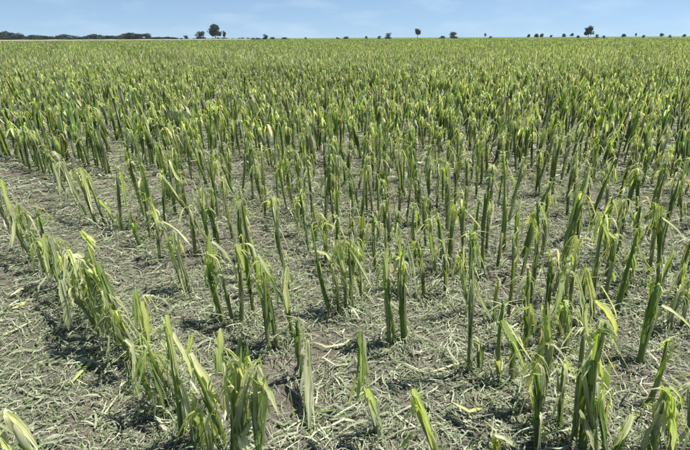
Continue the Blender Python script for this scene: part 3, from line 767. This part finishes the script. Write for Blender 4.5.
def shreds(x, y, lmin, lmax, wmin, wmax, seg, lift, tsd):
    n = len(x)
    ln = nrg.uniform(0, 1, n) ** 1.9 * (lmax - lmin) + lmin; w = nrg.uniform(wmin, wmax, n) * nrg.choice([.7, 1, 1.6], n, p=[.5, .38, .12])
    th = nrg.uniform(0, 6.283, n); bend = nrg.normal(0, .6, n); tilt = nrg.normal(0, tsd, n); roll = nrg.normal(0, .55, n)
    z0 = lift * nrg.random(n) ** 1.6 + .004
    V = np.zeros((n, seg + 1, 2, 3)); px, py = x.copy(), y.copy()
    for s in range(seg + 1):
        a = th + bend * (s / seg - .5) * 2
        Z = z0 + (s / seg - .5) * ln * tilt + .36 * ln * np.sin(math.pi * s / seg) * np.abs(tilt)
        Z = np.maximum(Z, .003) + ground_z(px, py)
        sx, sy, sz = -np.sin(a) * np.cos(roll), np.cos(a) * np.cos(roll), np.sin(roll)
        ww = w * (.55 if s in (0, seg) else 1) * .5
        V[:, s, 0] = np.stack([px - sx * ww, py - sy * ww, Z - sz * ww * .6], -1)
        V[:, s, 1] = np.stack([px + sx * ww, py + sy * ww, Z + sz * ww * .6], -1)
        px = px + np.cos(a) * ln / seg; py = py + np.sin(a) * ln / seg
    b = np.arange(n) * (seg + 1) * 2
    fs = [np.stack([b + 2 * s, b + 2 * s + 1, b + 2 * s + 3, b + 2 * s + 2], -1) for s in range(seg)]
    c = LIT[nrg.choice(len(LIT), n, p=LITW)] * (.76 + nrg.uniform(-.3, .3, (n, 1))) * np.array((.96, 1.0, .91))
    return V.reshape(-1, 3), np.concatenate(fs), np.repeat(c, (seg + 1) * 2, 0)
chunks = [litter(.7, 3.2, 2700, .025, .15, .003, .008, 3, 50, .026), litter(.7, 3.2, 2600, .012, .05, .003, .008, 1, 50, .012), litter(3.2, 6, 1700, .03, .15, .0045, .011, 2, 46, .03), litter(3.2, 6, 1300, .02, .06, .005, .012, 1, 46, .014),
          litter(6, 12, 650, .05, .22, .009, .019, 2, 46, .045), litter(12, 30, 70, .12, .35, .02, .04, 2, 45, .03),
          heaps(np.array([p for p in plant_spots if p[1] < 3.5]), 26, .05, .20, .004, .010, 3), heaps(np.array([p for p in plant_spots if p[1] >= 3.5]), 18, .06, .22, .005, .012, 2),
          heaps(rest[(dr < 12) & (dr > 3)], 10, .08, .25, .007, .016, 2)]
V, Q, C, o = [], [], [], 0
for v, f, c in chunks: V.append(v); Q.append(f + o); C.append(c); o += len(v)
link('leaf_litter', mesh_from_arrays('leaf_litter', np.concatenate(V), np.concatenate(Q), np.concatenate(C), M_LITTER),
     kind='stuff', label='grey-green shreds of hail-cut corn leaf littering the soil', category='leaf litter')

# single fallen leaves that stand out from the litter
FALLEN = [
 ([(71,388),(82,376),(95,364)],4,'lime','yellow-green fallen leaf strip lying alone on the left litter'),
 ([(82,362),(94,366),(106,370)],3.5,'grey','pale green fallen strip just right of the yellow-green one'),
 ([(12,300),(22,292),(32,291)],4,'pale','cream fallen strip on the litter at the left edge'),
 ([(14,312),(20,306),(26,302)],6,'lime','short broad yellowish leaf scrap near the left edge'),
 ([(46,432),(54,428),(62,423)],3.5,'pale','thin cream strip near the bottom left stub'),
 ([(100,440),(106,415),(120,398)],2.5,'pale','long thin strip lying across the litter left of the front clump'),
 ([(430,375),(446,372),(464,367)],4,'pale','straw-coloured strip lying flat left of the straight bare stalk'),
 ([(312,346),(326,352),(344,348),(350,342)],3.5,'pale','curved cream strip on brown soil right of the hanging pale leaf'),
 ([(322,362),(336,370),(352,366)],3,'pale','second curved strip on brown soil, nearer than the first'),
 ([(204,310),(222,308),(242,306)],2.5,'pale','thin pale strip lying in front of the lime-bladed dark stalk'),
 ([(470,326),(484,328),(500,328)],3,'pale','pale strip lying behind the straight bare dark stalk'),
 ([(194,318),(204,312),(214,306)],4,'grey','grey-green strip lying left of the lime-bladed dark stalk'),
 ([(272,420),(284,428),(292,424)],4,'grey','pale green scrap right of the bent pale leaf of the front clump'),
 ([(330,430),(344,424),(356,426)],3.5,'pale','cream strip near the bottom edge, left of the folded hanging leaf'),
 ([(452,410),(468,418),(482,414)],4,'lime','yellowish strip on the litter right of the bottom centre stub'),
 ([(556,372),(570,378),(584,386)],4,'pale','pale strip lying between the long falling blade and the biggest stem'),
 ([(552,364),(562,368),(574,370)],3,'lime','lime strip just behind the pale one near the biggest stem'),
 ([(632,318),(642,326),(650,330)],4,'pale','pale scrap lying below the bare right-leaning stalk'),
 ([(628,400),(640,392),(654,396)],4,'grey','grey-green scrap on the litter in the lower right'),
 ([(376,300),(390,306),(400,316)],3,'pale','pale strip lying behind the dark pair at the centre'),
 ([(150,300),(164,304),(172,312)],3,'grey','dull strip on shaded litter right of the leaning left row'),
 ([(10,356),(26,350),(40,352)],4,'grey','grey-green strip on the open litter at the left edge'),
 ([(20,390),(34,398),(48,396)],3.5,'pale','cream strip on the open litter above the bottom left stub'),
]
for k, (path, wpx, pal, label) in enumerate(FALLEN):
    r = random.Random(5000 + k); g = Geo()
    raw = [on_ground(x, y) for x, y in path]; pts = []
    for i in range(len(raw) - 1):
        for q in range(3): pts.append(raw[i].lerp(raw[i + 1], q / 3))
    pts.append(raw[-1]); n = len(pts)
    base = pts[n // 2].copy(); base.z = float(ground_z(base.x, base.y))
    for i, p in enumerate(pts): p.z = float(ground_z(p.x, p.y)) + .022 + .012 * math.sin(2.2 * i / n + k)
    dep = (base - Vector((0, 0, CAM_H))).length
    ws = [wpx * .62 * dep / F0 * (.25 if i in (0, n - 1) else 1) for i in range(n)]
    ribbon(g, [p - base for p in pts], ws, (pts[-1] - pts[0]).cross(Vector((0, 0, 1))), tuple(x * .72 for x in pick(r, PAL[pal])), tuple(x * .62 for x in pick(r, PAL[pal])), .2, .5, .3, r)
    o = link('fallen_leaf', mesh_from('fallen_leaf', g.v, g.f, g.c, M_LITTER), label=label, category='fallen leaf', group='fallen leaf strips on the ground')
    o.location = base

# ------------------------------------------------------------------ the horizon: trees, far wood, dry verge
def tree_meshes(seed, h, w, shape):
    r = random.Random(seed); g = Geo(); tr = Geo()
    trunk_h = {'round': .3, 'bush': .0, 'lollipop': .5, 'thin': .3, 'wood': .02}[shape] * h
    tube(tr, [Vector((0, 0, -.2)), Vector((r.uniform(-.1, .1), 0, trunk_h)), Vector((r.uniform(-.3, .3), 0, h * .75))], [.035 * h * .8, .022 * h, .006 * h], (.06, .05, .04), (.06, .05, .04), 6)
    lobes = []
    for k in range({'round': 13, 'bush': 11, 'lollipop': 9, 'thin': 6, 'wood': 14}[shape]):
        a = r.uniform(0, 6.28); q = r.uniform(.1, .75)
        z = r.uniform(trunk_h + .06 * h, h * .88) if k > 4 or trunk_h > 1 else r.uniform(.0, .28) * h
        taper = 1 - .55 * max(0, (z / h - .55) / .45)
        if trunk_h < 1 and k <= 4: q = .15 + .13 * k; a = 1.3 * k + 2.6 * (k % 2)
        c = Vector((math.cos(a) * q * w * .38 * taper, math.sin(a) * q * w * .38 * taper, z))
        lobes.append((c, r.uniform(.16, .27) * w))
        tube(tr, [Vector((0, 0, trunk_h * .9)), Vector((0, 0, trunk_h)).lerp(c, .6), c], [.012 * h, .008 * h, .003 * h], (.06, .05, .04), (.06, .05, .04), 4)
    v = []; f = []; cc = []
    for c, R in lobes:
        base = r.choice(((.030, .050, .020), (.036, .058, .024), (.026, .042, .018), (.042, .060, .026)))
        for _ in range(90):
            d = Vector((r.gauss(0, 1), r.gauss(0, 1), r.gauss(0, .8))).normalized() * R * r.uniform(.45, 1.1)
            p = c + d; u = Vector((r.gauss(0, 1), r.gauss(0, 1), r.gauss(0, 1))).normalized(); s = u.orthogonal().normalized()
            L1, L2 = r.uniform(.05, .1) * w * .8, r.uniform(.03, .07) * w * .8
            o = len(v); v += [p - u * L1, p + s * L2, p + u * L1, p - s * L2]; f.append((o, o + 1, o + 2, o + 3))
            k = r.uniform(.8, 1.25); cc += [tuple(x * k for x in base)] * 4
    g.add(v, f, cc)
    return mesh_from('trunk', tr.v, tr.f, tr.c, M_BARK), mesh_from('crown', g.v, g.f, g.c, M_TREE, False)
TREES = {}
hp_big = lambda px: min(abs(px - q) for q in (201, 215.5, 225, 265, 387.5, 417.3, 453.5, 588)) < .6
def tree(px, top_py, base_py, Y, wpx, shape, label, group, var=0):
    b = on_plane(px, base_py, Y); h = (base_py - top_py) / F0 * Y / math.cos(PITCH) * (.72 if shape == 'wood' else .95 if hp_big(px) else .68)
    w = wpx / F0 * Y * (1.3 if shape == 'wood' else 1.05 if hp_big(px) else .85)
    key = (shape, var)
    if key not in TREES: TREES[key] = tree_meshes(700 + var + 17 * len(TREES), 10.0, 9.0, shape)
    tm, cm = TREES[key]
    root = link('tree', None, label=label, category='tree', group=group)
    root.location = (b.x, Y, 0); root.scale = (w / 9.0, w / 9.0, h / 10.0); root.rotation_euler.z = rnd.uniform(0, 6.28)
    link('trunk', tm, root); link('crown', cm, root)
HZ = lambda x: 38.7 - (x - 345) * .0048          # the horizon's own line across the picture
r = random.Random(77)
SINGLE = [
 (186, 5.0, 6, 'bush', 'small lone tree left of the round bush on the horizon'),
 (201, 6.6, 12, 'bush', 'round dark bush beside the tallest horizon tree'),
 (215.5, 13.0, 13, 'round', 'tallest dark round-crowned tree on the left half of the horizon'),
 (225, 8.0, 4, 'thin', 'thin sparse tree just right of the tallest horizon tree'),
 (265, 4.6, 6, 'bush', 'low dark bush on the horizon between the tallest tree and the centre'),
 (272, 2.6, 9, 'bush', 'low scrub joined to the right of the dark bush on the horizon'),
 (284, 2.2, 12, 'bush', 'lowest scrub trailing off right of the dark bush on the horizon'),
 (306, 2.2, 4, 'bush', 'tiny speck of a tree on the horizon left of the picture centre'),
 (338, 2.6, 6, 'bush', 'first of the low bushes at the middle of the horizon'),
 (346, 3.2, 9, 'bush', 'wider low bush at the middle of the horizon'),
 (366.5, 3.4, 5, 'bush', 'single small bush right of the middle of the horizon'),
 (379, 3.2, 6, 'bush', 'left one of a pair of touching bushes on the horizon'),
 (387.5, 4.8, 9, 'bush', 'right one, the larger, of a pair of touching bushes on the horizon'),
 (417.3, 7.8, 7.5, 'lollipop', 'lollipop-shaped tree with bare trunk on the horizon'),
 (442, 3.6, 9, 'bush', 'low left part of a hedge-like bush right of the lollipop tree'),
 (453.5, 5.6, 10, 'bush', 'taller dark bush right of the lollipop tree'),
 (485, 5.6, 3.6, 'thin', 'narrow tree standing alone right of the taller dark bush'),
 (490, 2.4, 6, 'bush', 'low scrub at the foot of the narrow lone tree'),
 (528.5, 4.4, 5, 'round', 'small round tree left of a double tree on the right horizon'),
 (536, 5.0, 6, 'round', 'left half of the double tree on the right horizon'),
 (541.5, 5.0, 5, 'round', 'right half of the double tree on the right horizon'),
 (551, 3.4, 4, 'round', 'tiny tree right of the double tree'),
 (563.5, 5.2, 5, 'round', 'small upright tree left of a lollipop-like one on the right horizon'),
 (571.5, 5.4, 6, 'lollipop', 'small lollipop-like tree left of the darkest right-hand tree'),
 (578, 3.4, 5, 'bush', 'low bush just left of the darkest right-hand tree'),
 (588, 9.2, 9.5, 'round', 'darkest and tallest tree on the right half of the horizon'),
 (596.5, 4.0, 6, 'bush', 'low bush just right of the darkest right-hand tree'),
 (604, 2.6, 5, 'bush', 'faint scrub two steps right of the darkest right-hand tree'),
 (623, 4.2, 7, 'round', 'isolated bushy tree midway to the right frame edge'),
 (635, 5.0, 3, 'thin', 'slim sapling right of the isolated bushy tree'),
 (643, 3.2, 5, 'bush', 'small bush right of the slim sapling'),
 (661, 4.6, 6, 'round', 'small round tree second from the right frame edge'),
 (670, 2.8, 5, 'bush', 'tiny bush right of the small round tree near the right edge'),
 (684, 3.4, 5, 'round', 'last small tree at the right frame edge on the horizon'),
]
for k, (x, hp, wp, shape, label) in enumerate(SINGLE):
    y = HZ(x); tree(x, y - hp, y + .3, r.uniform(560, 640), wp, shape, label, 'scattered trees on the horizon', k % 5)
x = -60.0
while x < 176:
    y = HZ(x)
    hp = 4.6 + 1.1 * math.sin(x * .21) + r.uniform(-.8, .8)
    if x < 24: hp += 3.2
    if 128 < x < 152: hp += 2.0
    if x > 152: hp = r.uniform(2.2, 3.2)
    lab = ('tree at the tall left end of the dark far wood' if x < 24 else 'tree of the raised clump at the right end of the far wood' if 128 < x < 152
           else 'low scrub tree trailing off the right end of the far wood' if x >= 152 else 'tree in the even middle stretch of the dark far wood')
    tree(x, y - hp, y + .6, r.uniform(600, 690), r.uniform(6.5, 10), 'wood', lab, 'trees of the far wood', r.randrange(6))
    x += r.uniform(2.6, 4.0)
while x < 262:                                            # a low hedge line runs on to the right
    y = HZ(x)
    tree(x, y - r.uniform(1.4, 2.2), y + .5, r.uniform(600, 640), r.uniform(6, 9), 'bush', 'low hedge bush on the horizon between the far wood and the centre', 'far hedge bushes', r.randrange(5))
    x += r.uniform(4, 6)

def verge():
    rr = random.Random(9); v = []; f = []; c = []; n = 60
    for i in range(n + 1):
        X = -620 + 520 * i / n
        for yy, zz in ((520, -.2), (526, 1.0 + rr.uniform(-.2, .2)), (534, 1.1 + rr.uniform(-.2, .2)), (545, -.2)):
            v.append((X, yy, zz)); k = rr.uniform(.85, 1.15); c.append((.26 * k, .24 * k, .14 * k))
    for i in range(n):
        for q in range(3): a = i * 4 + q; f.append((a, a + 4, a + 5, a + 1))
    return link('field_verge', mesh_from('field_verge', v, f, c, M_BARK), kind='structure')
verge()

def haze():
    me = bpy.data.meshes.new('haze'); x, y0, y1, z0, z1 = 1500, -300, 1500, -1.5, 26
    v = [(a, b, c) for c in (z0, z1) for b in (y0, y1) for a in (-x, x)]
    me.from_pydata(v, [], [(0, 2, 3, 1), (4, 5, 7, 6), (0, 1, 5, 4), (2, 6, 7, 3), (0, 4, 6, 2), (1, 3, 7, 5)])
    m = bpy.data.materials.new('haze_air'); m.use_nodes = True; t = m.node_tree; t.nodes.clear()
    o = t.nodes.new('ShaderNodeOutputMaterial'); p = t.nodes.new('ShaderNodeVolumePrincipled')
    p.inputs['Color'].default_value = (.75, .87, 1, 1); p.inputs['Density'].default_value = HAZE
    t.links.new(p.outputs['Volume'], o.inputs['Volume']); me.materials.append(m)
    return link('haze', me, kind='stuff')
HAZE = .00008
haze()
